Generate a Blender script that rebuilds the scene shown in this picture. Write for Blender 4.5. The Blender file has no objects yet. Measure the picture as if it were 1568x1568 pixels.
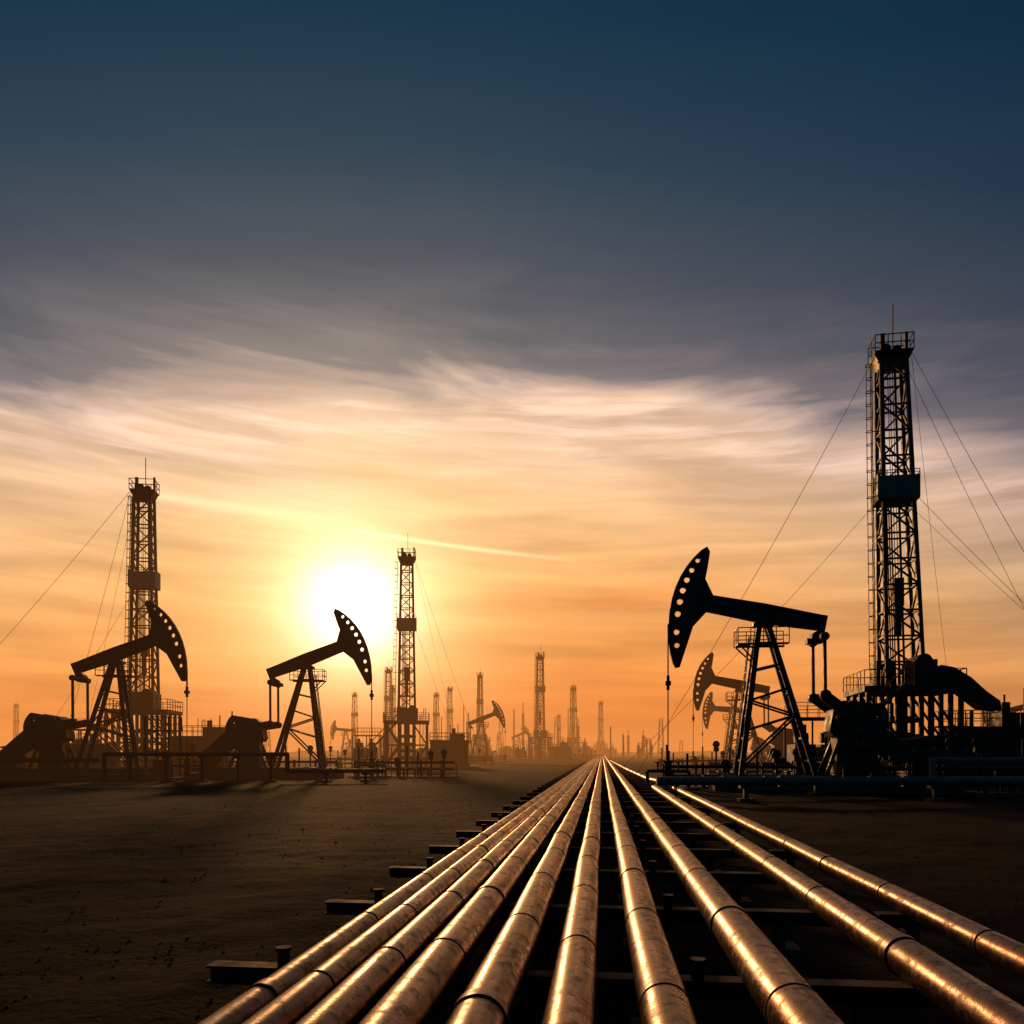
import bpy, math, random
from mathutils import Vector, Matrix, noise
from mathutils.geometry import tessellate_polygon
random.seed(7)
F=1220.0; CX=784.0; HY=1152.0; CAMH=2.2
sc=bpy.context.scene
def wx(px,D): return (px-CX)/F*D

# ------------------------------------------------------------ node helper
class N:
    def __init__(s,tree): s.t=tree; s.nodes=tree.nodes; s.l=tree.links
    def put(s,inp,v):
        if v is None: return
        if hasattr(v,'links') or isinstance(v,bpy.types.NodeSocket): s.l.new(v,inp)
        else:
            inp.default_value=v
    def m(s,op,a,b=None,c=None,clamp=False):
        n=s.nodes.new('ShaderNodeMath'); n.operation=op; n.use_clamp=clamp
        s.put(n.inputs[0],a)
        if b is not None: s.put(n.inputs[1],b)
        if c is not None: s.put(n.inputs[2],c)
        return n.outputs[0]
    def comb(s,x,y,z):
        n=s.nodes.new('ShaderNodeCombineXYZ'); s.put(n.inputs[0],x); s.put(n.inputs[1],y); s.put(n.inputs[2],z); return n.outputs[0]
    def sep(s,v):
        n=s.nodes.new('ShaderNodeSeparateXYZ'); s.l.new(v,n.inputs[0]); return n.outputs
    def noise(s,vec,scale,detail=5,rough=.55,dist=0.0):
        n=s.nodes.new('ShaderNodeTexNoise'); s.l.new(vec,n.inputs['Vector']); n.inputs['Scale'].default_value=scale
        n.inputs['Detail'].default_value=detail; n.inputs['Roughness'].default_value=rough; n.inputs['Distortion'].default_value=dist
        return n.outputs['Fac']
    def ramp(s,fac,stops,interp='LINEAR'):
        n=s.nodes.new('ShaderNodeValToRGB'); cr=n.color_ramp; cr.interpolation=interp
        while len(cr.elements)>1: cr.elements.remove(cr.elements[-1])
        first=True
        for p,c in stops:
            if first: e=cr.elements[0]; e.position=p; first=False
            else: e=cr.elements.new(p)
            e.color=(c[0],c[1],c[2],1)
        s.l.new(fac,n.inputs[0]); return n.outputs[0]
    def mix(s,fac,a,b,mode='MIX'):
        n=s.nodes.new('ShaderNodeMix'); n.data_type='RGBA'; n.blend_type=mode; n.clamp_factor=True
        s.put(n.inputs[0],fac)
        for i,v in ((6,a),(7,b)):
            if isinstance(v,tuple): n.inputs[i].default_value=(v[0],v[1],v[2],1)
            else: s.l.new(v,n.inputs[i])
        return n.outputs[2]
    def mr(s,v,a,b,c=0.0,d=1.0,smooth=True):
        n=s.nodes.new('ShaderNodeMapRange'); n.interpolation_type='SMOOTHSTEP' if smooth else 'LINEAR'
        s.put(n.inputs[0],v); s.put(n.inputs[1],a); s.put(n.inputs[2],b); s.put(n.inputs[3],c); s.put(n.inputs[4],d)
        return n.outputs[0]
    def scale(s,col,f):
        n=s.nodes.new('ShaderNodeVectorMath'); n.operation='SCALE'
        if isinstance(col,tuple): n.inputs[0].default_value=col
        else: s.l.new(col,n.inputs[0])
        s.put(n.inputs[3],f); return n.outputs[0]
    def vadd(s,a,b):
        n=s.nodes.new('ShaderNodeVectorMath'); n.operation='ADD'; s.l.new(a,n.inputs[0]); s.l.new(b,n.inputs[1]); return n.outputs[0]
    def vmul(s,a,b):
        n=s.nodes.new('ShaderNodeVectorMath'); n.operation='MULTIPLY'; s.l.new(a,n.inputs[0])
        if isinstance(b,tuple): n.inputs[1].default_value=b
        else: s.l.new(b,n.inputs[1])
        return n.outputs[0]
def lin(c):
    r=[]
    for v in c:
        v/=255.0
        r.append(v/12.92 if v<=.04045 else ((v+.055)/1.055)**2.4)
    return tuple(r)

# ------------------------------------------------------------ sun direction
S_AZ=-11.3; S_EL=10.0
a=math.radians(S_AZ); e=math.radians(S_EL)
SD=Vector((math.sin(a)*math.cos(e), math.cos(a)*math.cos(e), math.sin(e)))

# ------------------------------------------------------------ world / sky
w=bpy.data.worlds.new("World"); sc.world=w; w.use_nodes=True
try:
    w.cycles.sampling_method='MANUAL'; w.cycles.sample_map_resolution=1024
except Exception: pass
t=w.node_tree; t.nodes.clear(); n=N(t)
tc=t.nodes.new('ShaderNodeTexCoord'); D=tc.outputs['Generated']
nv=t.nodes.new('ShaderNodeVectorMath'); nv.operation='NORMALIZE'; t.links.new(D,nv.inputs[0]); D=nv.outputs[0]
x,y,z=n.sep(D)
DEG=57.29578
el=n.m('MULTIPLY',n.m('ARCSINE',z),DEG)
az=n.m('MULTIPLY',n.m('ARCTAN2',x,y),DEG)
dt=t.nodes.new('ShaderNodeVectorMath'); dt.operation='DOT_PRODUCT'; t.links.new(D,dt.inputs[0]); dt.inputs[1].default_value=SD
th=n.m('MULTIPLY',n.m('ARCCOSINE',n.m('MINIMUM',dt.outputs['Value'],0.999999)),DEG)
d4=n.m('ADD',az,4.0)
azl=n.m('MINIMUM',n.m('ABSOLUTE',d4),60.0)
drop=n.m('MULTIPLY',n.m('MULTIPLY',azl,azl),0.0047)
tilt=n.m('MULTIPLY',az,0.035)
el2=n.m('ADD',el,tilt)
P1=n.comb(n.m('MULTIPLY',az,0.045),n.m('MULTIPLY',el2,0.16),0.3)
P2=n.comb(n.m('MULTIPLY',az,0.045),n.m('MULTIPLY',el2,0.36),2.7)
P3=n.comb(n.m('MULTIPLY',az,0.11),n.m('MULTIPLY',el2,1.15),5.1)
n1=n.noise(P1,1.0,5,.55,.8)
n2=n.noise(P2,1.0,5,.5,.6)
n3=n.noise(P3,1.0,5,.55,.4)
warp=n.m('ADD',n.m('MULTIPLY',n.m('SUBTRACT',n1,.5),8.0),n.m('MULTIPLY',n.m('SUBTRACT',n3,.5),2.8))
E0=n.m('ADD',el,drop)
wm=n.mr(E0,10,24,0.15,1.0)
wm2=n.mr(E0,27,34,1.0,0.15)
E=n.m('ADD',E0,n.m('MULTIPLY',warp,n.m('MULTIPLY',wm,wm2)))
stops=[(0,(208,98,46)),(2,(226,114,50)),(4.3,(240,136,60)),(7.1,(246,154,76)),(11.7,(244,172,102)),(16,(243,188,130)),
(20.3,(238,194,156)),(23.6,(228,190,164)),(24.8,(186,160,148)),(26.0,(130,120,121)),(28.5,(99,98,104)),(31.6,(77,82,93)),(37,(47,69,85)),(43.4,(25,57,77)),(60,(10,38,58)),(90,(6,25,42))]
base=n.ramp(n.m('DIVIDE',n.m('MAXIMUM',E,0.0),90.0),[(p/90.0,lin(c)) for p,c in stops])
sm=n.mr(n2,.30,.70,.80,1.17)
inb=n.mr(E,24,27,1.0,0.0)
low=n.mr(E,0,5,0.25,1.0)
k=n.m('ADD',1.0,n.m('MULTIPLY',n.m('SUBTRACT',sm,1.0),n.m('MULTIPLY',n.m('ADD',n.m('MULTIPLY',inb,.9),.1),low)))
base=n.scale(base,k)
s3=n.mr(n3,.3,.75,.93,1.10)
base=n.scale(base,n.m('ADD',1.0,n.m('MULTIPLY',n.m('SUBTRACT',s3,1.0),inb)))
br=n.m('MULTIPLY',n.mr(E,20,23,0,1),n.mr(E,23.2,25.4,1,0))
base=n.vadd(base,n.scale((.20,.15,.125),n.m('MULTIPLY',br,n.mr(n3,.4,.65,0,1))))
hw=n.m('MULTIPLY',n.mr(n2,.50,.72,0,1),n.m('MULTIPLY',n.mr(E,26,27.5,0,1),n.mr(E,28,32,1,0)))
base=n.vadd(base,n.scale((.06,.045,.036),hw))
fall=n.ramp(n.m('DIVIDE',th,180.0),[(0,(1,1,1)),(24/180,(1,1,1)),(46/180,(.66,.68,.78)),(80/180,(.20,.24,.35)),(120/180,(.05,.065,.11)),(1,(.025,.038,.07))])
base=n.vmul(base,fall)
base=n.mix(n.mr(th,60,115),base,(.012,.028,.040))
gx=n.m('DIVIDE',n.m('SUBTRACT',az,5.0),8.0); gy=n.m('DIVIDE',n.m('SUBTRACT',el,10.8),0.9)
g=n.m('EXPONENT',n.m('MULTIPLY',n.m('ADD',n.m('MULTIPLY',gx,gx),n.m('MULTIPLY',gy,gy)),-1.0))
g=n.m('MULTIPLY',g,n.mr(n3,.35,.6,.3,1))
base=n.mix(n.m('MULTIPLY',g,.75),base,n.vmul(base,(.86,.58,.38)))
def gauss(c,wd):
    q=n.m('DIVIDE',th,wd); return n.m('EXPONENT',n.m('MULTIPLY',n.m('MULTIPLY',q,q),-1.0))
base=n.vadd(base,n.scale((1.0,.95,.82),n.m('MULTIPLY',gauss(th,3.0),1.5)))
base=n.vadd(base,n.scale((.7,.60,.36),gauss(th,5.6)))
base=n.vadd(base,n.scale((.34,.26,.10),gauss(th,10.5)))
base=n.vadd(base,n.scale((.10,.07,.03),gauss(th,17.0)))
def trail(az0,el0,az1,el1,wd,st):
    sl=(el1-el0)/(az1-az0)
    ln=n.m('ADD',n.m('MULTIPLY',n.m('SUBTRACT',az,az0),sl),el0)
    q=n.m('DIVIDE',n.m('ADD',n.m('SUBTRACT',el,ln),n.m('MULTIPLY',n.m('SUBTRACT',n3,.5),.25)),wd)
    gg=n.m('EXPONENT',n.m('MULTIPLY',n.m('MULTIPLY',q,q),-1.0))
    win=n.m('MULTIPLY',n.mr(az,az0,az0+2.5,0,1),n.mr(az,az1-9,az1,1,0))
    return n.scale((.55,.42,.24),n.m('MULTIPLY',n.m('MULTIPLY',gg,win),st))
base=n.vadd(base,trail(-12.2,15.35,6.2,13.35,.15,.9))
base=n.vadd(base,trail(-26,16.5,-9,15.7,.35,.45))
sky=t.nodes.new('ShaderNodeTexSky'); sky.sky_type='NISHITA'; sky.sun_disc=False
sky.sun_elevation=math.radians(S_EL); sky.sun_rotation=math.radians(S_AZ); 
base=n.vadd(base,n.scale(sky.outputs[0],0.0002))
bg=t.nodes.new('ShaderNodeBackground'); t.links.new(base,bg.inputs[0]); bg.inputs[1].default_value=1.0
out=t.nodes.new('ShaderNodeOutputWorld'); t.links.new(bg.outputs[0],out.inputs[0])

# ------------------------------------------------------------ sun lamp
sl=bpy.data.lights.new("sun","SUN"); sl.energy=2.2; sl.angle=math.radians(3.5); sl.color=(1,.47,.17)
so=bpy.data.objects.new("sun",sl); sc.collection.objects.link(so)
so.rotation_euler=(-SD).to_track_quat('-Z','Y').to_euler()

# ------------------------------------------------------------ materials
def newmat(name):
    m=bpy.data.materials.new(name); m.use_nodes=True
    nn=N(m.node_tree); b=m.node_tree.nodes['Principled BSDF']; return m,nn,b
def steel(name,c1,c2,rough,metal,sc_=1.5):
    m,nn,b=newmat(name)
    tc=m.node_tree.nodes.new('ShaderNodeTexCoord').outputs['Object']
    f=nn.noise(tc,sc_,4,.6,.3)
    col=nn.ramp(f,[(.35,c1),(.65,c2)])
    m.node_tree.links.new(col,b.inputs['Base Color'])
    m.node_tree.links.new(nn.mr(f,.3,.7,rough-.1,rough+.15),b.inputs['Roughness'])
    b.inputs['Metallic'].default_value=metal
    return m
M_DARK=steel('dark_painted_steel',(.028,.028,.032),(.05,.042,.038),.6,.2)
M_BLUE=steel('blue_painted_steel',(.035,.13,.165),(.05,.16,.20),.6,.0)
M_RUST=steel('rusty_steel',(.035,.018,.012),(.08,.04,.025),.75,.3,4)
M_CONC=steel('concrete',(.06,.055,.05),(.10,.09,.085),.9,0,3)
MATS=[M_DARK,M_BLUE,M_RUST,M_CONC]

def pipemat():
    m,nn,b=newmat('weathered_pipe_steel'); T=m.node_tree
    tc=T.nodes.new('ShaderNodeTexCoord').outputs['Object']
    x,y,z=nn.sep(tc)
    st=nn.comb(nn.m('MULTIPLY',x,6.0),nn.m('MULTIPLY',y,.55),nn.m('MULTIPLY',z,6.0))
    f1=nn.noise(st,1.6,6,.62,.4)
    f2=nn.noise(tc,9.0,6,.7,.2)
    f3=nn.noise(tc,60.0,3,.7)
    f4=nn.noise(tc,.9,3,.6)
    col=nn.ramp(f1,[(.32,(.05,.021,.012)),(.5,(.125,.052,.027)),(.68,(.21,.092,.050))])
    spot=nn.mr(f2,.48,.62,0,1)
    col=nn.mix(nn.m('MULTIPLY',spot,.75),col,(.035,.018,.012))
    col=nn.mix(nn.mr(f4,.45,.62,0,.5),col,(.06,.034,.026))
    T.links.new(col,b.inputs['Base Color']); b.inputs['Metallic'].default_value=.85
    b.inputs['Specular IOR Level'].default_value=.3
    r=nn.m('ADD',nn.mr(f1,.3,.7,.38,.24),nn.m('MULTIPLY',spot,.2))
    T.links.new(nn.m('ADD',r,nn.m('MULTIPLY',nn.m('SUBTRACT',f3,.5),.2)),b.inputs['Roughness'])
    bp=T.nodes.new('ShaderNodeBump'); bp.inputs['Strength'].default_value=.45; bp.inputs['Distance'].default_value=.006
    T.links.new(nn.m('ADD',f2,nn.m('MULTIPLY',f3,.35)),bp.inputs['Height']); T.links.new(bp.outputs[0],b.inputs['Normal'])
    return m
M_PIPE=pipemat()
M_WELD=steel('weld_seam_steel',(.012,.009,.008),(.04,.025,.02),.7,.4,12)
M_PIPEB=steel('grey_pipe_steel',(.08,.13,.16),(.12,.18,.21),.5,.3,2)

def groundmat():
    m,nn,b=newmat('dark_soil'); T=m.node_tree
    geo=T.nodes.new('ShaderNodeNewGeometry').outputs['Position']
    x,y,z=nn.sep(geo)
    f1=nn.noise(geo,.07,4,.6,.5); f2=nn.noise(geo,1.3,6,.65,.3); f3=nn.noise(geo,9,5,.7)
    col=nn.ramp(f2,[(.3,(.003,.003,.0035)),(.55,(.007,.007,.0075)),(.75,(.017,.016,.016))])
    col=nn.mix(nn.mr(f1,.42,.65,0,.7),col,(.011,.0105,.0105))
    def track(x0,y0,x1,y1,wd):
        L=math.hypot(x1-x0,y1-y0); nx_,ny_=-(y1-y0)/L,(x1-x0)/L
        d=nn.m('ADD',nn.m('MULTIPLY',nn.m('SUBTRACT',x,x0),nx_),nn.m('MULTIPLY',nn.m('SUBTRACT',y,y0),ny_))
        d=nn.m('ADD',d,nn.m('MULTIPLY',nn.m('SUBTRACT',f1,.5),5.0))
        q=nn.m('DIVIDE',d,wd); return nn.m('EXPONENT',nn.m('MULTIPLY',nn.m('MULTIPLY',q,q),-1.0))
    tr=nn.m('ADD',nn.m('ADD',track(-16.5,27,-8,66,.35),track(-18.6,27,-10,66,.35)),nn.m('ADD',track(-30,40,-12,80,.8),track(-12,14,-10,40,.25)))
    tr=nn.m('MULTIPLY',tr,nn.mr(f2,.3,.6,.3,1))
    col=nn.mix(nn.m('MULTIPLY',tr,.8,clamp=True),col,(.055,.047,.04))
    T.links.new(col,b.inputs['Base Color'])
    b.inputs['Roughness'].default_value=.95
    b.inputs['Specular IOR Level'].default_value=.05
    bp=T.nodes.new('ShaderNodeBump'); bp.inputs['Strength'].default_value=1.0; bp.inputs['Distance'].default_value=.15
    T.links.new(nn.m('ADD',f2,nn.m('MULTIPLY',f3,.35)),bp.inputs['Height']); T.links.new(bp.outputs[0],b.inputs['Normal'])
    return m
M_GROUND=groundmat()

# ------------------------------------------------------------ mesh builder
class MB:
    def __init__(s): s.v=[]; s.f=[]; s.m=[]; s.sm=[]
    def add(s,vs,fs,mat=0,smooth=False):
        o=len(s.v); s.v+= [tuple(q) for q in vs]
        for f in fs: s.f.append([i+o for i in f]); s.m.append(mat); s.sm.append(smooth)
    def frame(s,p,q):
        d=(q-p); L=d.length; d=d/L if L>0 else Vector((0,0,1))
        up=Vector((0,1,0)) if abs(d.y)<.95 else Vector((0,0,1))
        a=d.cross(up).normalized(); b=a.cross(d).normalized(); return d,a,b
    def bar(s,p,q,w,h=None,mat=0):
        p=Vector(p); q=Vector(q); h=h or w
        d,a,b=s.frame(p,q)
        vs=[]
        for c in (p,q):
            for i,j in ((-1,-1),(1,-1),(1,1),(-1,1)): vs.append(c+a*(i*w/2)+b*(j*h/2))
        s.add(vs,[(0,1,2,3),(7,6,5,4),(0,4,5,1),(1,5,6,2),(2,6,7,3),(3,7,4,0)],mat)
    def cyl(s,p,q,r,r2=None,n=8,mat=0,smooth=True):
        p=Vector(p); q=Vector(q); r2=r if r2 is None else r2
        d,a,b=s.frame(p,q); vs=[]
        for c,rr in ((p,r),(q,r2)):
            for i in range(n):
                t=2*math.pi*i/n; vs.append(c+a*(math.cos(t)*rr)+b*(math.sin(t)*rr))
        s.add(vs,[(i,(i+1)%n,n+(i+1)%n,n+i) for i in range(n)],mat,smooth)
        s.add(vs,[tuple(range(n))[::-1],tuple(range(n,2*n))],mat)
    def box(s,x0,x1,y0,y1,z0,z1,mat=0):
        vs=[(x0,y0,z0),(x1,y0,z0),(x1,y1,z0),(x0,y1,z0),(x0,y0,z1),(x1,y0,z1),(x1,y1,z1),(x0,y1,z1)]
        s.add(vs,[(3,2,1,0),(4,5,6,7),(0,1,5,4),(1,2,6,5),(2,3,7,6),(3,0,4,7)],mat)
    def prism(s,outer,y0,y1,holes=(),mat=0):
        loops=[[Vector((p[0],p[1],0)) for p in outer]]+[[Vector((p[0],p[1],0)) for p in h] for h in holes]
        tri=tessellate_polygon(loops)
        flat=[p for l in loops for p in l]; nn=len(flat)
        vs=[(p.x,y0,p.y) for p in flat]+[(p.x,y1,p.y) for p in flat]
        fs=[tuple(t) for t in tri]+[tuple(i+nn for i in reversed(t)) for t in tri]
        o=0
        for l in loops:
            k=len(l)
            for i in range(k): a=o+i; b=o+(i+1)%k; fs.append((a,b,b+nn,a+nn))
            o+=k
        s.add(vs,fs,mat)
    def rail(s,pts,h=1.1,r=.045,step=1.4,mat=0):
        for a,b in zip(pts[:-1],pts[1:]):
            a=Vector(a); b=Vector(b); L=(b-a).length; k=max(1,round(L/step))
            up=Vector((0,0,1))
            for f in (1,.5): s.bar(a+up*h*f,b+up*h*f,r,mat=mat)
            for i in range(k+1): c=a.lerp(b,i/k); s.bar(c,c+up*h,r,mat=mat)
    def ladder(s,p,q,w=.5,step=.4,r=.05,axis=Vector((0,1,0)),mat=0):
        p=Vector(p); q=Vector(q); o=axis*w/2
        s.bar(p-o,q-o,r,mat=mat); s.bar(p+o,q+o,r,mat=mat)
        k=int((q-p).length/step)
        for i in range(1,k): c=p.lerp(q,i/k); s.bar(c-o,c+o,r*.8,mat=mat)
    def mesh(s,name,mats=None):
        me=bpy.data.meshes.new(name); me.from_pydata(s.v,[],s.f)
        for m in (mats or MATS): me.materials.append(m)
        me.polygons.foreach_set('material_index',s.m); me.polygons.foreach_set('use_smooth',s.sm)
        me.update(); return me
def place(name,me,loc=(0,0,0),rz=0,scale=(1,1,1)):
    o=bpy.data.objects.new(name,me); sc.collection.objects.link(o)
    o.location=loc; o.rotation_euler=(0,0,rz); o.scale=scale; return o

# ------------------------------------------------------------ ground
def coords(lo,hi,d0,r0,g):
    c=[0.0]; stp=d0
    while c[-1]<hi:
        c.append(c[-1]+stp)
        if c[-1]>r0: stp*=g
    neg=[0.0]; stp=d0
    while neg[-1]>lo:
        neg.append(neg[-1]-stp)
        if -neg[-1]>r0: stp*=g
    return sorted(set(c+neg))
xs=coords(-5000,5000,.25,14,1.12); ys=coords(-200,7000,.25,18,1.09)
vs=[];fs=[]
for yy in ys:
    for xx in xs:
        lx=xx-.1131*yy
        d=1.3 if (lx<-3.6 or lx>4) else .35
        amp=.10/(1+max(0,yy-40)/40.0)
        h=(noise.noise(Vector((xx*.45,yy*.45,0)))*.6+noise.noise(Vector((xx*1.5,yy*1.5,4)))*.35+noise.noise(Vector((xx*.1,yy*.1,9)))*1.0)*amp*d
        vs.append((xx,yy,h-.02))
W=len(xs)
for j in range(len(ys)-1):
    for i in range(W-1):
        q=j*W+i; fs.append((q,q+1,q+1+W,q+W))
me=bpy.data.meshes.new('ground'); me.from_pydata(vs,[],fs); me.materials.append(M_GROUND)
me.polygons.foreach_set('use_smooth',[True]*len(fs))
place('ground',me)

mb=MB()
ico=[(0,0,1),(.9,0,.1),(.2,.85,0),(-.8,.4,.1),(-.6,-.7,0),(.4,-.9,.1),(0,0,-.6)]
icf=[(0,1,2),(0,2,3),(0,3,4),(0,4,5),(0,5,1),(6,2,1),(6,3,2),(6,4,3),(6,5,4),(6,1,5)]
for i in range(3600):
    yy=3+random.random()**2*45; xx=random.uniform(-1,1)*(3+yy*.75)
    lx=xx-.1131*yy
    if -3.0<lx<3.6 and random.random()<.75: continue
    r=random.uniform(.010,.035)*(1.6 if random.random()<.06 else 1)
    a=random.random()*6.3; ca,sa=math.cos(a),math.sin(a)
    h=noise.noise(Vector((xx*.1,yy*.1,9)))*.1
    mb.add([((p[0]*ca-p[1]*sa)*r*random.uniform(.8,1.2)+xx,(p[0]*sa+p[1]*ca)*r+yy,p[2]*r*.7+h-.01) for p in ico],icf,0)
place('gravel',mb.mesh('gravel',[M_CONC]))

# ------------------------------------------------------------ pipelines
PH=-math.atan(.1131)
TOP=.44
c_=[-2.237,-1.968,-1.62,-1.21,-.719,-.2,.384,1.176,2.383,3.298]
r_=[.118,.122,.14,.165,.165,.155,.16,.175,.15,.125]
for i,(c,r) in enumerate(zip(c_,r_)):
    mb=MB(); NS=32
    end=420.0 if i<8 else 37.5
    prof=[]; yy=-3.0; off=random.uniform(0,2.4)
    yy-=off; k=0
    ox,oz=0,0
    while yy<end:
        L=2.45+random.uniform(-.05,.05) if yy<90 else 12
        nox=random.uniform(-1,1)*.010; noz=random.uniform(-1,1)*.006
        prof.append((yy-.012,r,ox,oz,0)); prof.append((yy,r,ox,oz,0))
        if yy<90:
            if (k+i)%4==0:
                b=.012; wd=.13
                prof+= [(yy+.003,r+b,ox,oz,1),(yy+.012,r+b,ox,oz,0),(yy+wd-.012,r+b,ox,oz,0),(yy+wd-.003,r+b,ox,oz,1),(yy+wd,r,ox,oz,0),(yy+wd+.012,r,ox,oz,0)]
            else:
                prof+=[(yy+.003,r+.006,ox,oz,1),(yy+.018,r+.006,ox,oz,1),(yy+.021,r,ox,oz,0),(yy+.033,r,ox,oz,0)]
        yy+=L; ox,oz=nox,noz; k+=1
    prof.append((min(yy,end),r,ox,oz,0))
    prof=[p for p in prof if p[0]<=end+.01]
    vs=[]
    for (yy,rr,ox,oz,m) in prof:
        for s in range(NS):
            tt=2*math.pi*s/NS; vs.append((c*.9937+ox+math.cos(tt)*rr,yy,TOP+r+oz+math.sin(tt)*rr))
    for j in range(len(prof)-1):
        for s in range(NS):
            mb.f.append([j*NS+s,(j+1)*NS+s,(j+1)*NS+(s+1)%NS,j*NS+(s+1)%NS]); mb.m.append(prof[j][4]); mb.sm.append(True)
    mb.v=vs
    mb.f.append(list(range((len(prof)-1)*NS,len(prof)*NS))); mb.m.append(0); mb.sm.append(False)
    place('steel_pipeline',mb.mesh('steel_pipeline',[M_PIPE,M_WELD]),(0,0,0),PH)
mb=MB()
def sleeper(x0,x1,nl):
    mb.box(x0,x1,-.09,.09,TOP-.022,TOP-.002,2)
    mb.box(x0,x1,-.012,.012,TOP-.13,TOP-.022,2)
    mb.box(x0,x1,-.09,.09,TOP-.15,TOP-.13,2)
    for i in range(nl):
        xx=x0+(x1-x0)*(i+.5)/nl
        mb.box(xx-.07,xx+.07,-.08,.08,-.2,TOP-.152,0); mb.box(xx-.22,xx+.22,-.2,.2,-.2,.05,3)
sleeper(-3.25,2.68,4)
for gx in (-2.62,.74):
    mb.cyl((gx,0,TOP),(gx,0,TOP+.12),.05,n=12,mat=2); mb.cyl((gx,0,TOP+.12),(gx,0,TOP+.15),.065,n=12,mat=2)
SL=mb.mesh('pipe_support_beam')
mb=MB(); sleeper(3.0,3.7,1); SL2=mb.mesh('pipe_support_stub')
d=6.3-2.8*3
k=0
while d<140:
    place('pipe_support_beam',SL,(d*.1131,d,0),PH)
    if k%2==0 and d<38: place('pipe_support_stub',SL2,(d*.1131,d,0),PH)
    d+=2.8; k+=1

# ------------------------------------------------------------ cross pipes and other runs
def run(name,pts,r,mat,posts=(),zb=0,n=20):
    mb=MB()
    for a,b in zip(pts[:-1],pts[1:]): mb.cyl(a,b,r,n=n,mat=0)
    for p in pts[1:-1]:
        P=Vector(p); vs=[];fs=[]
        for i in range(9):
            for j in range(12):
                u=math.pi*i/8; v=2*math.pi*j/12
                vs.append(P+Vector((math.sin(u)*math.cos(v),math.sin(u)*math.sin(v),math.cos(u)))*r*1.04)
        for i in range(8):
            for j in range(12): fs.append((i*12+j,(i+1)*12+j,(i+1)*12+(j+1)%12,i*12+(j+1)%12))
        mb.add(vs,fs,0,True)
    for (x_,y_,z_) in posts:
        mb.box(x_-.28,x_+.28,y_-.2,y_+.2,z_-r-.14,z_-r,1); mb.box(x_-.1,x_+.1,y_-.1,y_+.1,-.1,z_-r-.14,1)
        mb.box(x_-.35,x_+.35,y_-.3,y_+.3,-.1,.12,2)
    for a,b in zip(pts[:-1],pts[1:]):
        a=Vector(a);b=Vector(b);L=(b-a).length;k=int(L/6)
        for i in range(1,k+1):
            c=a.lerp(b,i/(k+1)); dd=(b-a).normalized()
            mb.cyl(c-dd*.05,c+dd*.05,r*1.35,n=n,mat=0)
    return place(name,mb.mesh(name,[mat,M_DARK,M_CONC]))
zc=CAMH-44*36/F
run('cross_pipeline',[(wx(1005,36),36,zc),(40,36,zc)],.19,M_PIPEB,[(wx(1142,36),36,zc),(wx(1432,36),36,zc),(28,36,zc)])
run('cross_pipeline',[(wx(1010,41),41,zc-.1),(40,41,zc-.1)],.14,M_PIPEB,[(wx(1250,41),41,zc-.1),(30,41,zc-.1)])
D=40; z1=CAMH-12*D/F
run('cross_pipeline',[(wx(1427,D),D,.2),(wx(1427,D),D,z1),(45,D,z1)],.14,M_PIPEB,[(wx(1510,D),D,z1)])
D=60; z1=CAMH-3*D/F
run('field_pipeline',[(wx(160,D),D,.1),(wx(160,D),D,z1),(wx(440,D),D,z1),(wx(440,D),D,.8),(wx(590,D),D,.8)],.16,M_DARK,
    [(wx(p,D),D,z1) for p in (200,255,310,365,415)]+[(wx(500,D),D,.8),(wx(560,D),D,.8)])
D=62
run('field_pipeline',[(-50,D,1.6),(wx(150,D),D,1.6)],.2,M_DARK,[(wx(p,D),D,1.6) for p in (-60,20,90)])
run('steel_pipeline_bend',[(wx(935,150),150,.6),(wx(962,72),72,.6),(wx(992,48),48,.6),(wx(992,46),38,.6)],.15,M_PIPE)

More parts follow.
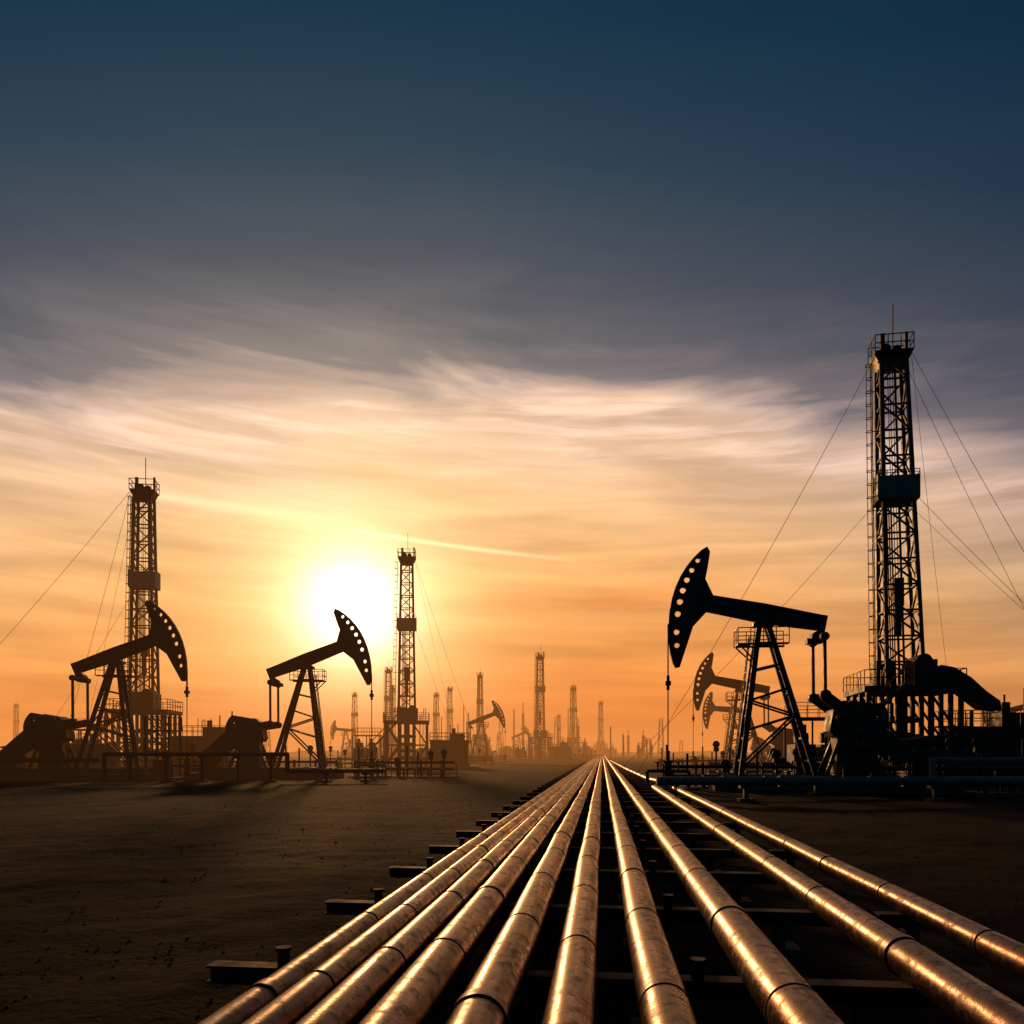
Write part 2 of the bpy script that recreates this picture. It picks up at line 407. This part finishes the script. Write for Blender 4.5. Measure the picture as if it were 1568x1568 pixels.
# ------------------------------------------------------------ pumpjack
def pumpjack(name,tilt,pin_a,wdir,H=10.2):
    mb=MB(); S=26.5
    ct,st=math.cos(tilt),math.sin(tilt)
    def R(p): x_,z_=p; return (x_*ct+z_*st, -x_*st+z_*ct+H)
    arc=[(-101,86),(-109,79),(-118,66),(-126,51),(-132,35),(-136,18),(-138,0),(-138,-20),(-136,-40),(-131.5,-62),(-125,-82),(-118,-97),(-112,-104),(-107,-102)]
    inner=[(-105,-84),(-102,-60),(-99,-35),(-96,-12),(-95,12),(-95,35),(-95,58),(-96,80)]
    out=[(a/S,b/S) for a,b in arc+inner]
    holes=[]
    for a_,b_,rr in [(-112,64,3.4),(-118,48,3.8),(-122.5,32,4.1),(-125.5,15,4.3),(-126.5,-3,4.3),(-126,-22,4.3),(-122.5,-50,4.0),(-118,-70,3.7)]:
        holes.append([((a_+math.cos(2*math.pi*k/14)*rr)/S,(b_+math.sin(2*math.pi*k/14)*rr*1.2)/S) for k in range(14)])
    mb.prism([R(p) for p in out],-.17,.17,[[R(p) for p in h] for h in holes])
    for p,q in zip(arc[:-2],arc[1:-1]):
        P=R((p[0]/S,p[1]/S));Q=R((q[0]/S,q[1]/S)); mb.bar((P[0],0,P[1]),(Q[0],0,Q[1]),.10,.42)
    top=[(-3.7,.5),(0,.52),(3.35,.40)]; bot=[(3.35,-.36),(.3,-.50),(-3.7,-.34)]
    mb.prism([R(p) for p in top+bot],-.09,.09)
    for seq in (top,bot):
        for p,q in zip(seq[:-1],seq[1:]):
            P=R(p);Q=R(q); mb.bar((P[0],0,P[1]),(Q[0],0,Q[1]),.10,.46)
    for xx in (-2.8,-1.6,-.5,.5,1.6,2.7):
        P=R((xx,.45));Q=R((xx,-.4)); mb.bar((P[0],0,P[1]),(Q[0],0,Q[1]),.06,.42)
    mb.prism([R(p) for p in ((-3.62,.5),(-2.9,.5),(-3.62,1.5))],-.08,.08)
    mb.prism([R(p) for p in ((-3.65,-.35),(-3.75,-1.4),(-3.1,-.35))],-.08,.08)
    P=R((3.3,.45)); Q=R((3.3,-.8)); mb.bar((P[0]+.02,0,P[1]),(Q[0]+.02,0,Q[1]),.42,.5)
    eq=Vector((Q[0],0,Q[1]-.15))
    mb.bar(eq+Vector((0,-1.45,0)),eq+Vector((0,1.45,0)),.36,.3)
    mb.cyl(eq+Vector((-.1,-.4,.1)),eq+Vector((-.1,.4,.1)),.36,n=14)
    mb.bar(eq+Vector((-.7,0,-.1)),eq+Vector((.2,0,-.05)),.3,.7)
    C=Vector((4.5,0,4.3)); pin=C+Vector((math.cos(pin_a),0,math.sin(pin_a)))*1.75
    dv=Vector((math.cos(wdir),0,math.sin(wdir))); pv=Vector((-dv.z,0,dv.x))
    for sy in (-1,1):
        yp=sy*1.4
        mb.bar(eq+Vector((0,yp,0)),pin+Vector((0,yp,0)),.17,.14)
        mb.cyl(pin+Vector((0,yp-.18,0)),pin+Vector((0,yp+.18,0)),.3,n=14)
        mb.cyl(eq+Vector((0,yp-.15,0)),eq+Vector((0,yp+.15,0)),.24,n=12)
        mb.bar(C+Vector((0,sy*1.1,0)),pin+Vector((0,sy*1.1,0)),.6,.24)
        pts=[]
        for ang in range(-70,71,10):
            t_=math.radians(ang); q=C+dv*(.5+math.cos(t_)*1.6)+pv*(math.sin(t_)*1.6); pts.append((q.x,q.z))
        q=C+pv*.6-dv*.5; pts.append((q.x,q.z)); q=C-pv*.6-dv*.5; pts.append((q.x,q.z))
        hs=[]
        for o1,o2 in ((1.1,.7),(1.1,-.7)):
            q=C+dv*o1+pv*o2; hs.append([(q.x+math.cos(2*math.pi*k/10)*.22,q.z+math.sin(2*math.pi*k/10)*.22) for k in range(10)])
        mb.prism(pts,sy*1.1-.2,sy*1.1+.2,hs)
    mb.cyl(C+Vector((0,-1.4,0)),C+Vector((0,1.4,0)),.28,n=14)
    mb.prism([(3.5,3.4),(3.7,4.6),(4.2,5.1),(4.9,5.1),(5.8,4.5),(6.1,3.5),(5.9,3.1),(3.7,3.1)],-.8,.8)
    mb.box(3.9,5.7,-.7,.7,.9,3.1)
    for s in (-1,1):
        mb.bar((3.3,s*.9,.9),(4.1,s*.7,3.1),.2); mb.bar((6.3,s*.9,.9),(5.6,s*.7,3.1),.2)
    mb.cyl((8.2,-1.3,1.75),(8.2,.7,1.75),.62,n=18); mb.box(7.5,8.9,-1.2,.6,.9,1.3)
    for k in range(5): mb.cyl((8.2,-1.2+.4*k,1.75),(8.2,-1.1+.4*k,1.75),.7,n=18)
    g=[]
    for k in range(9):
        t_=math.radians(60+k*22.5); g.append((5.2+math.cos(t_)*.95,4.0+math.sin(t_)*.95))
    for k in range(9):
        t_=math.radians(240+k*22.5); g.append((8.2+math.cos(t_)*.55,1.75+math.sin(t_)*.55))
    mb.prism(g,.85,1.15)
    for s in (-1,1):
        mb.bar((-2.4,s*1.15,.7),(9.4,s*1.15,.7),.4,.25)
    for xx in (-2.2,-.6,1.2,3.0,4.6,6.4,8.0,9.2): mb.bar((xx,-1.15,.7),(xx,1.15,.7),.25)
    mb.rail([(2.9,-1.8,.45),(9.4,-1.8,.45)],1.2,.05,1.0); mb.rail([(2.9,-1.8,.45),(2.9,1.8,.45)],1.2,.05,1.0)
    mb.box(-2.9,9.8,-1.9,1.9,-.2,.45,3)
    A=H-.7
    front=[];back=[]
    for s in (-1,1):
        f0=Vector((-.25,s*.32,A)); f1=Vector((-1.35,s*1.0,.85))
        b0=Vector((.25,s*.32,A)); b1=Vector((2.75,s*1.0,.85))
        mb.bar(f0,f1,.3,.22); mb.bar(b0,b1,.3,.22)
        front.append((f0,f1)); back.append((b0,b1))
        for k,(u,v) in enumerate([(.12,.12),(.3,.26),(.5,.42),(.7,.6)]):
            mb.bar(f0.lerp(f1,u),b0.lerp(b1,v),.13)
        mb.bar(f0.lerp(f1,.5),b0.lerp(b1,.6),.11)
        mb.bar(f0.lerp(f1,.95),b0.lerp(b1,.6),.12)
    for pr in (front,back):
        for u in (.15,.3,.45,.6,.75,.9):
            mb.bar(pr[0][0].lerp(pr[0][1],u),pr[1][0].lerp(pr[1][1],u),.12)
        for u in (.45,): mb.bar(pr[0][0].lerp(pr[0][1],u),pr[1][0].lerp(pr[1][1],u+.15),.09)
    mb.box(-.6,.6,-.5,.5,A-.05,A+.12)
    mb.cyl((0,-.55,H-.35),(0,.55,H-.35),.33,n=16); mb.prism([(-.5,A+.1),(.5,A+.1),(.25,H-.3),(-.25,H-.3)],-.4,.4)
    mb.ladder((-1.65,0,1.0),(-.75,0,A-.6),w=.5,r=.06)
    zp=A-1.15
    mb.box(-1.5,1.3,-.85,-.45,zp,zp+.08); mb.box(-1.5,1.3,.45,.85,zp,zp+.08); mb.box(-1.5,-.75,-.45,.45,zp,zp+.08)
    mb.rail([(-1.5,-.85,zp),(1.3,-.85,zp)],.95,.05,.7); mb.rail([(-1.5,.85,zp),(1.3,.85,zp)],.95,.05,.7)
    mb.rail([(-1.5,-.85,zp),(-1.5,.85,zp)],.95,.05,.85)
    mb.bar((-1.4,-.8,zp),(-.45,-.45,zp-1.0),.08); mb.bar((-1.4,.8,zp),(-.45,.45,zp-1.0),.08)
    tl=[R((p[0]/S,p[1]/S)) for p in arc]
    xr=min(q[0] for q in tl)-.05; zt=min(q[1] for q in tl); zm=min(tl,key=lambda q:q[0])[1]
    zcarr=zt-.9
    for s in (-.12,.12): mb.cyl((xr,s,zm),(xr,s,zcarr),.035,n=6)
    mb.box(xr-.16,xr+.16,-.25,.25,zcarr-.12,zcarr+.12); mb.box(xr-.09,xr+.09,-.09,.09,zcarr-.4,zcarr+.45)
    mb.cyl((xr,0,2.2),(xr,0,zcarr),.035,n=8)
    mb.cyl((xr,0,-.1),(xr,0,1.6),.22,n=14); mb.cyl((xr,0,1.6),(xr,0,2.3),.11,n=12)
    for zz in (.5,.9,1.3,1.6): mb.cyl((xr,0,zz),(xr,0,zz+.1),.34,n=14)
    mb.cyl((xr-1.2,0,1.1),(xr+1.2,0,1.1),.1,n=10)
    for s in (-1,1):
        mb.cyl((xr+s*.6,0,1.1),(xr+s*.6,0,1.6),.05); mb.cyl((xr+s*.6,0,1.6),(xr+s*.6,0,1.65),.25,n=14)
        mb.cyl((xr+s*1.2,0,1.1),(xr+s*1.2,0,0),.1,n=10)
    mb.box(xr-1.6,xr+1.6,-1.2,1.2,-.2,.15,3)
    return mb.mesh(name)
rad=math.radians
PJ_A=pumpjack('pumpjack',rad(11),rad(142),rad(-38))
PJ_B=pumpjack('pumpjack_up',rad(21),rad(170),rad(-20))
PJ_C=pumpjack('pumpjack_down',rad(-17),rad(75),rad(-100))
PJ_D=pumpjack('pumpjack_mid',rad(4),rad(110),rad(-70))
def pj(me,px,D,flip=False,rz=0,s=1.0):
    place('pumpjack',me,(wx(px,D),D,0),(math.pi if flip else 0)+rz,(s,s,s))
pj(PJ_A,1168,46,False,rad(-8))
pj(PJ_B,178,65,True,rad(6),1.0)
pj(PJ_B,470,69,True,rad(3),1.0)
pj(PJ_A,1132,97,False,rad(-8),1.02)
pj(PJ_D,1120,150,False,rad(-12))
pj(PJ_C,1551,150,False,rad(-15))
pj(PJ_B,738,190,True,rad(6))
pj(PJ_D,529,285,False,rad(4))
pj(PJ_B,794,370,True,0)
pj(PJ_A,1495,300,False,rad(-15))

# ------------------------------------------------------------ drilling rig
def rig(name,lean=0.0,wires=True,wr=.028,full=True):
    mb=MB(); Z0,Z1=7.0,32.0
    def leg(u,i,j,zz):
        h=(2.55+(1.72-2.55)*u)/2; return Vector((lean*u+i*h,j*h*.85,zz))
    NB=13
    for i,j in ((-1,-1),(1,-1),(1,1),(-1,1)): mb.bar(leg(0,i,j,Z0),leg(1,i,j,Z1),.28)
    cs=[(-1,-1),(1,-1),(1,1),(-1,1)]
    for k in range(NB+1):
        u=k/NB; zz=Z0+(Z1-Z0)*u
        for a in range(4):
            c,d=cs[a],cs[(a+1)%4]
            mb.bar(leg(u,c[0],c[1],zz),leg(u,d[0],d[1],zz),.13)
            if k<NB:
                u2=(k+1)/NB; z2=Z0+(Z1-Z0)*u2
                p,q=(c,d) if (k+a)%2 else (d,c)
                mb.bar(leg(u,p[0],p[1],zz),leg(u2,q[0],q[1],z2),.13)
    mb.cyl((lean*.1+.45,.4,Z0),(lean+.35,.3,Z1),.09,n=8)
    for dx in (-.25,-.1,.1): mb.cyl((lean*.4+dx,0,15.2),(lean+dx,0,Z1),.03,n=5)
    mb.box(lean*.3-.35,lean*.3+.35,-.3,.3,13.2,15.3); mb.cyl((lean*.3,0,11.0),(lean*.3,0,13.2),.25,n=10)
    mb.cyl((lean*.1,0,7),(lean*.3,0,11),.09,n=8)
    for k in range(5): mb.cyl((-.8+k*.16,.7,7),(lean*.6-.7+k*.14,.6,21.0),.05,n=6)
    lx=-1.85
    mb.ladder((lx,0,6.5),(lean-1.4,0,31.6),w=.4,r=.07,step=.5)
    mb.bar((lx-.4,0,8.5),(lean-1.75,0,31.6),.05)
    for k in range(24):
        u=k/23; zz=8.5+23*u; xx=lx+(lean-1.4-lx)*(zz-6.5)/25.1
        mb.bar((xx,-.25,zz),(xx-.38,-.15,zz),.05); mb.bar((xx,.25,zz),(xx-.38,.15,zz),.05); mb.bar((xx-.38,-.15,zz),(xx-.38,.15,zz),.05)
        if k%3==0: mb.bar((xx,0,zz),(xx+.7,0,zz),.06)
    u=(22-Z0)/(Z1-Z0); cx=lean*u
    hx,hy=1.42,1.1
    mb.box(cx-hx-.03,cx+hx+.03,-hy,hy,21.0,21.12)
    mb.box(cx-hx,cx+hx,-hy-.02,-hy+.06,21.12,22.75,1); mb.box(cx-hx,cx+hx,hy-.06,hy+.02,21.12,22.75,1)
    mb.box(cx-hx-.06,cx-hx+.02,-hy+.06,hy-.06,21.12,22.95,1); mb.box(cx+hx-.02,cx+hx+.06,-hy+.06,hy-.06,21.12,22.95,1)
    mb.rail([(cx-hx,-hy,22.75),(cx+hx,-hy,22.75)],.4,.05,.6)
    kx,ky=1.35,1.0
    mb.box(lean-kx,lean+kx,-ky,ky,32.0,32.15)
    for yy in (-ky,ky): mb.rail([(lean-kx,yy,32.1),(lean+kx,yy,32.1)],1.2,.06,.8)
    for xx in (-kx,kx): mb.rail([(lean+xx,-ky,32.1),(lean+xx,ky,32.1)],1.2,.06,.8)
    mb.prism([(lean-kx,32),(lean+kx,32),(lean+.9,31.1),(lean-.9,31.1)],-.75,.75)
    mb.cyl((lean-.4,-.15,32.6),(lean-.4,.15,32.6),.42,n=18); mb.cyl((lean+.4,-.15,32.5),(lean+.4,.15,32.5),.35,n=18)
    mb.bar((lean-.7,-.4,32.1),(lean-.7,-.4,33.6),.3)
    mb.bar((lean+1.1,0,32),(lean+1.1,0,33.8),.22)
    mb.bar((lean+.15,0,32),(lean+.15,0,36.0),.07)
    mb.box(-3.4,3.4,-3.2,3.2,6.6,7.0)
    for yy in (-3.2,3.2): mb.rail([(-3.4,yy,7),(3.4,yy,7)],1.15,.06,1.1)
    for xx in (-3.4,3.4): mb.rail([(xx,-3.2,7),(xx,3.2,7)],1.15,.06,1.1)
    for yy in (-3,-1,1,3):
        for xx in (-3.1,-1.1,1.1,3.1): mb.bar((xx,yy,0),(xx,yy,6.6),.3)
        for x1,x2 in ((-3.1,-1.1),(1.1,3.1)):
            mb.bar((x1,yy,.4),(x2,yy,3.3),.16); mb.bar((x2,yy,3.3),(x1,yy,6.4),.16); mb.bar((x1,yy,3.3),(x2,yy,3.3),.18)
    mb.bar((-3.1,-3,3.3),(-3.1,3,3.3),.2); mb.bar((3.1,-3,3.3),(3.1,3,3.3),.2)
    mb.cyl((0,0,0),(0,0,6.6),.45,n=16)
    for zz in (1.2,2.2,3.2,4.4): mb.cyl((0,0,zz),(0,0,zz+.5),.8,n=16); mb.bar((-1.4,0,zz+.2),(1.4,0,zz+.2),.35)
    mb.box(-1.6,-.2,.6,2.6,7.0,9.2)
    mb.box(.2,1.7,-2.6,.6,7.0,8.9); mb.cyl((.9,-2.4,8.8),(.9,.4,8.8),.55,n=18)
    hood=[(1.4,7.0),(1.4,8.3),(2.2,8.55),(3.1,8.35),(4.2,7.6),(5.2,6.6),(6.1,5.9),(6.2,5.2),(5.0,5.3),(3.8,6.3),(2.9,7.0)]
    if full: mb.prism(hood,-1.9,-.4)
    mb.box(3.6,9.4,-2.6,2.6,.5,3.9); mb.box(3.45,9.55,-2.75,2.75,3.9,4.05)
    for k in range(11): mb.box(3.8+k*.55,3.88+k*.55,-2.68,-2.6,.5,3.9)
    mb.rail([(3.5,-2.7,4.05),(9.5,-2.7,4.05)],1.15,.06,1.2); mb.rail([(3.5,2.7,4.05),(9.5,2.7,4.05)],1.15,.06,1.2)
    mb.bar((9.3,2.0,0),(9.3,2.0,7.1),.14); mb.bar((7.9,2.0,4),(7.9,2.0,6.6),.12)
    mb.box(6.6,8.9,-.9,.9,4.05,5.1); mb.cyl((7.2,0,5.1),(7.2,0,5.9),.3,n=12)
    mb.box(3.5,9.6,-2.8,2.8,0,.5)
    mb.box(-8.2,-3.6,-2.6,2.6,.4,.7)
    for xx in (-7.2,-5.3):
        mb.box(xx-.75,xx+.75,-1.8,1.8,.7,2.8); mb.cyl((xx,-1.2,2.8),(xx,-1.2,4.3),.18,n=10); mb.cyl((xx-.5,0,3.3),(xx+.5,0,3.3),.4,n=14)
    mb.box(-8.0,-3.8,-2.5,2.5,4.7,4.8); 
    for xx in (-8,-5.9,-3.8):
        for yy in (-2.5,2.5): mb.bar((xx,yy,0),(xx,yy,4.7),.14)
    mb.rail([(-8,-2.5,4.8),(-3.8,-2.5,4.8)],1.1,.05,.9); mb.rail([(-8,2.5,4.8),(-3.8,2.5,4.8)],1.1,.05,.9)
    for yy in (-3.5,-4.3):
        mb.bar((-1.0,yy,7),(-7.6,yy,0),.2); mb.bar((-1.0,yy,8.1),(-7.6,yy,1.1),.06)
    for k in range(22):
        u=k/22; mb.box(-1-6.6*u-.15,-1-6.6*u+.15,-4.3,-3.5,7-7*u-.04,7-7*u)
    for k in range(8):
        u=k/7; mb.bar((-1-6.6*u,-4.3,7-7*u),(-1-6.6*u,-4.3,8.1-7*u),.05)
    mb.box(-11,11,-5,5,-.15,.12,3)
    if wires:
        def wire(p,q,r=wr):
            p=Vector(p);q=Vector(q);L=(q-p).length; prev=p
            for k in range(1,13):
                u=k/12; c=p.lerp(q,u); c.z-=L*.02*4*u*(1-u); mb.cyl(prev,c,r,n=4); prev=c
        T_=[(lean-1.2,-.8,32),(lean+1.2,-.8,32),(lean-1.2,.8,32),(lean+1.2,.8,32)]
        if wires==1:
            wire(T_[0],(-20,2,0)); wire(T_[1],(15,-5,0)); wire(T_[1],(9,14,0),wr*.8)
            wire(T_[3],(18.5,8,0)); wire((cx-1.4,-1,21),(-22,6,0),wr*.8)
            wire((cx+1.4,-1,21),(19,-4,0),wr*.9); wire((cx+1.4,1,21),(27,8,0),wr*.8)
        elif wires==2:
            wire(T_[0],(-26,-3,0)); wire(T_[0],(-12,6,0)); wire(T_[2],(-14,18,0),wr*.8); wire((cx-1.4,1,21),(-16,6,0),wr*.8)
        else:
            wire(T_[1],(12,-5,0)); wire((cx+1.4,-1,21),(9,-4,0),wr*.9); wire(T_[3],(9,14,0),wr*.8)
    return mb.mesh(name)
R1=rig('drilling_rig',-.75,1,.018); R2=rig('drilling_rig_b',0,2,.022,False); R4=rig('drilling_rig_c',0,3,.02,False); R3=rig('drilling_rig_plain',0,0,.02,False)
def pr(me,px,top,rz=0,s=1.0,D=None):
    D=D or F*31.1*s/(HY-top); place('drilling_rig',me,(wx(px,D),D,0),rz,(s,s,s))
pr(R1,1380,515,rad(-10),D=60)
pr(R2,221,733,rad(8),D=91.5)
pr(R4,623,843,rad(5))
pr(R3,827,1000,rad(10)); pr(R3,878,1050,rad(30)); pr(R3,735,1030,rad(80)); pr(R3,689,1052); pr(R3,668,1060,rad(50),.9)
pr(R3,595,1022,rad(20)); pr(R3,543,1060,rad(60),.9); pr(R3,920,1074,rad(15)); pr(R3,25,1077,rad(10),.9); pr(R3,601,1050,rad(70)); pr(R3,856,1092,rad(10),.7)
pr(R3,1506,1060,rad(90),.9)

# ------------------------------------------------------------ distant plant skyline (one object)
mb=MB(); rnd=random.Random(3)
def tower(px,D,h,kind):
    X=wx(px,D)
    if kind==0: mb.cyl((X,D,0),(X,D,h),.4,.25,8)
    elif kind==1:
        wd=1.2
        for i in (-1,1):
            for j in (-1,1): mb.bar((X+i*wd,D+j*wd,0),(X+i*wd*.5,D+j*wd*.5,h),.25)
        k=int(h/2.5)
        for q in range(k):
            z0=h*q/k; z1=h*(q+1)/k; s=1 if q%2 else -1; w0=wd*(1-.5*z0/h); w1=wd*(1-.5*z1/h)
            mb.bar((X-s*w0,D-w0,z0),(X+s*w1,D-w1,z1),.18); mb.bar((X-w1,D-w1,z1),(X+w1,D-w1,z1),.18)
    elif kind==2: r=rnd.uniform(2.5,4.5); hh=min(h,5); mb.cyl((X,D,0),(X,D,hh),r,r,16); mb.cyl((X,D,hh),(X,D,hh+.8),r,.3,16)
    elif kind==3: q=rnd.uniform(2,5); mb.box(X-q,X+q,D-2,D+2,0,h*.35)
    else:
        mb.cyl((X,D,0),(X,D,h*.8),.7,.7,10); mb.box(X-1.3,X+1.3,D-1.3,D+1.3,h*.5,h*.52); mb.cyl((X,D,h*.8),(X,D,h),.25,.25,6)
for k in range(90):
    px=rnd.choice([rnd.uniform(560,1000),rnd.uniform(560,900),rnd.uniform(270,360),rnd.uniform(-60,1650)])
    D=rnd.uniform(300,620); tower(px,D,rnd.uniform(4,12),rnd.choice([0,0,1,1,2,3,4]))
for px,tp in ((303,1100),(312,1102),(323,1100),(710,1080),(787,1086),(801,1076),(717,1092),(852,1098),(870,1085),(962,1118),(985,1118),(885,1100),(650,1085),(643,1095),(935,1112),(676,1098),(767,1100),(1012,1100)):
    D=rnd.uniform(330,450); tower(px,D,(HY-tp)*D/F+CAMH,rnd.choice([0,1,4]))
place('distant_oil_plant',mb.mesh('distant_oil_plant'))

mb=MB(); vs=[];fs=[]
K=900
for k in range(K+1):
    X=-900+2000*k/K
    h=2.2+2.4*abs(noise.noise(Vector((X*.01,3,0))))+1.6*noise.noise(Vector((X*.09,0,0)))+1.4*noise.noise(Vector((X*.5,1,0)))
    vs+=[(X,640,-.5),(X,655+6*noise.noise(Vector((X*.3,0,5))),max(.6,h)),(X,690,-.5)]
for k in range(K):
    a=k*3; fs+=[(a,a+3,a+4,a+1),(a+1,a+4,a+5,a+2)]
mb.add(vs,fs,0); place('distant_scrub',mb.mesh('distant_scrub',[M_GROUND]))

# ------------------------------------------------------------ wellsite manifolds, sheds
def manifold(n_,L,seed):
    r=random.Random(seed); mb=MB()
    for zz in (.7,1.3): mb.cyl((0,0,zz),(L,0,zz),.11,n=10)
    k=int(L/1.1)
    for i in range(k):
        xx=.4+i*1.1+r.uniform(-.2,.2); h=r.uniform(1.5,2.9)
        mb.cyl((xx,0,0),(xx,0,h),.08,n=8)
        if r.random()<.6: mb.cyl((xx,-.03,h),(xx,.03,h),.28,n=14); mb.cyl((xx-.2,0,h-.4),(xx+.2,0,h-.4),.16,n=8)
        if r.random()<.5: mb.cyl((xx,0,.7),(xx,-1.2,.7),.09,n=8); mb.cyl((xx,-1.2,.7),(xx,-1.2,0),.09,n=8)
    for i in range(int(L/2)+1): mb.bar((i*2,.3,0),(i*2,.3,1.5),.12); mb.bar((i*2,-.3,0),(i*2,-.3,1.5),.12); mb.bar((i*2,-.4,.55),(i*2,.4,.55),.12)
    mb.rail([(0,1.2,0),(L,1.2,0)],1.2,.06,1.6)
    mb.box(-.3,L+.3,-1.5,1.5,-.2,.08,3)
    return mb.mesh(n_)
MF=[manifold('pipe_manifold',9,1),manifold('pipe_manifold_b',14,2)]
for px,D,i in ((1015,50,0),(1085,62,1),(1290,44,1),(1440,47,1),(545,72,0),(285,75,1),(60,80,1),(1450,80,1),(500,110,1),(1010,85,0),(640,150,1),(850,230,1),(700,240,1),(1150,120,1)):
    place('pipe_manifold',MF[i],(wx(px,D),D,0),rad(random.uniform(-12,12)))
def shed():
    mb=MB(); mb.box(-2.5,2.5,-1.5,1.5,.3,2.7); mb.prism([(-2.8,2.7),(2.8,2.7),(2.8,2.85),(0,3.3),(-2.8,2.85)],-1.7,1.7)
    mb.box(-1.9,-1.0,-1.54,-1.5,.35,2.3,1); mb.box(.2,1.5,-1.54,-1.5,1.3,2.1,3); mb.box(-2.7,2.7,-1.7,1.7,-.1,.3,3)
    mb.cyl((1.8,.5,2.8),(1.8,.5,4.0),.12); return mb.mesh('equipment_shed')
SH=shed()
for px,D,r in ((48,95,4),(1535,95,-8),(650,200,10),(1420,52,-3)): place('equipment_shed',SH,(wx(px,D),D,0),rad(r))
def tower_platform():
    mb=MB()
    for xx in (-1,1):
        for yy in (-1,1): mb.bar((xx,yy,0),(xx,yy,5.2),.16)
    for zz in (2.2,4.0): 
        mb.box(-1.15,1.15,-1.15,1.15,zz,zz+.1)
        for yy in (-1.1,1.1): mb.rail([(-1.1,yy,zz+.1),(1.1,yy,zz+.1)],1.1,.06,.8)
    mb.bar((-1,-1,0),(1,-1,2.2),.1); mb.bar((1,-1,2.2),(-1,-1,4),.1); mb.ladder((1.25,0,0),(1.25,0,5),.5,.35)
    mb.box(-.6,.6,-.6,.6,0,1.6); return mb.mesh('access_platform')
TP=tower_platform()
for px,D in ((250,68),(1455,58),(1330,50),(1540,70)): place('access_platform',TP,(wx(px,D),D,0),rad(random.uniform(-10,10)))
def htank():
    mb=MB(); mb.cyl((-3,0,2),(3,0,2),1.1,n=24); mb.cyl((-3.3,0,2),(-3,0,2),.7,1.1,24); mb.cyl((3,0,2),(3.3,0,2),1.1,.7,24)
    for xx in (-2,2): mb.box(xx-.2,xx+.2,-1,1,0,1.2)
    mb.rail([(-2.5,-.5,3.1),(2.5,-.5,3.1)],.9,.05,1); mb.cyl((0,0,3),(0,0,3.5),.35); return mb.mesh('horizontal_tank')
HT=htank()
for px,D,r in ((1350,66,5),(130,78,-6),(1500,110,8)): place('horizontal_tank',HT,(wx(px,D),D,0),rad(r))

# ------------------------------------------------------------ distance haze over the plain: orange emission stands in for scattered sunlight
mb=MB()
fp=[(-700,50),(10,50),(500,560),(500,1100),(-700,1100)]; k=len(fp)
mb.add([(a,b,-1) for a,b in fp]+[(a,b,26) for a,b in fp],[tuple(range(k))[::-1],tuple(range(k,2*k))]+[(i,(i+1)%k,(i+1)%k+k,i+k) for i in range(k)])
m=bpy.data.materials.new('emissive_haze_air'); m.use_nodes=True; T=m.node_tree; T.nodes.clear()
o_=T.nodes.new('ShaderNodeOutputMaterial')
ab=T.nodes.new('ShaderNodeVolumeAbsorption'); em=T.nodes.new('ShaderNodeEmission'); ad=T.nodes.new('ShaderNodeAddShader')
SG=.0014
ab.inputs['Color'].default_value=(0,0,0,1); ab.inputs['Density'].default_value=SG
em.inputs['Color'].default_value=(.90,.31,.07,1); em.inputs['Strength'].default_value=SG
T.links.new(ab.outputs[0],ad.inputs[0]); T.links.new(em.outputs[0],ad.inputs[1]); T.links.new(ad.outputs[0],o_.inputs['Volume'])
try: m.cycles.emission_sampling='NONE'
except Exception: pass
place('haze',mb.mesh('haze',[m]))

# ------------------------------------------------------------ camera
cd=bpy.data.cameras.new('camera'); cam=bpy.data.objects.new('camera',cd); sc.collection.objects.link(cam)
cam.location=(0,0,CAMH); cam.rotation_euler=(math.pi/2,0,0)
cd.sensor_width=36; cd.lens=36*F/1568.0; cd.shift_y=(HY-784)/1568.0; cd.clip_end=20000; cd.clip_start=.05
sc.camera=cam
sc.view_settings.view_transform='Standard'; sc.view_settings.look='None'; sc.view_settings.exposure=0
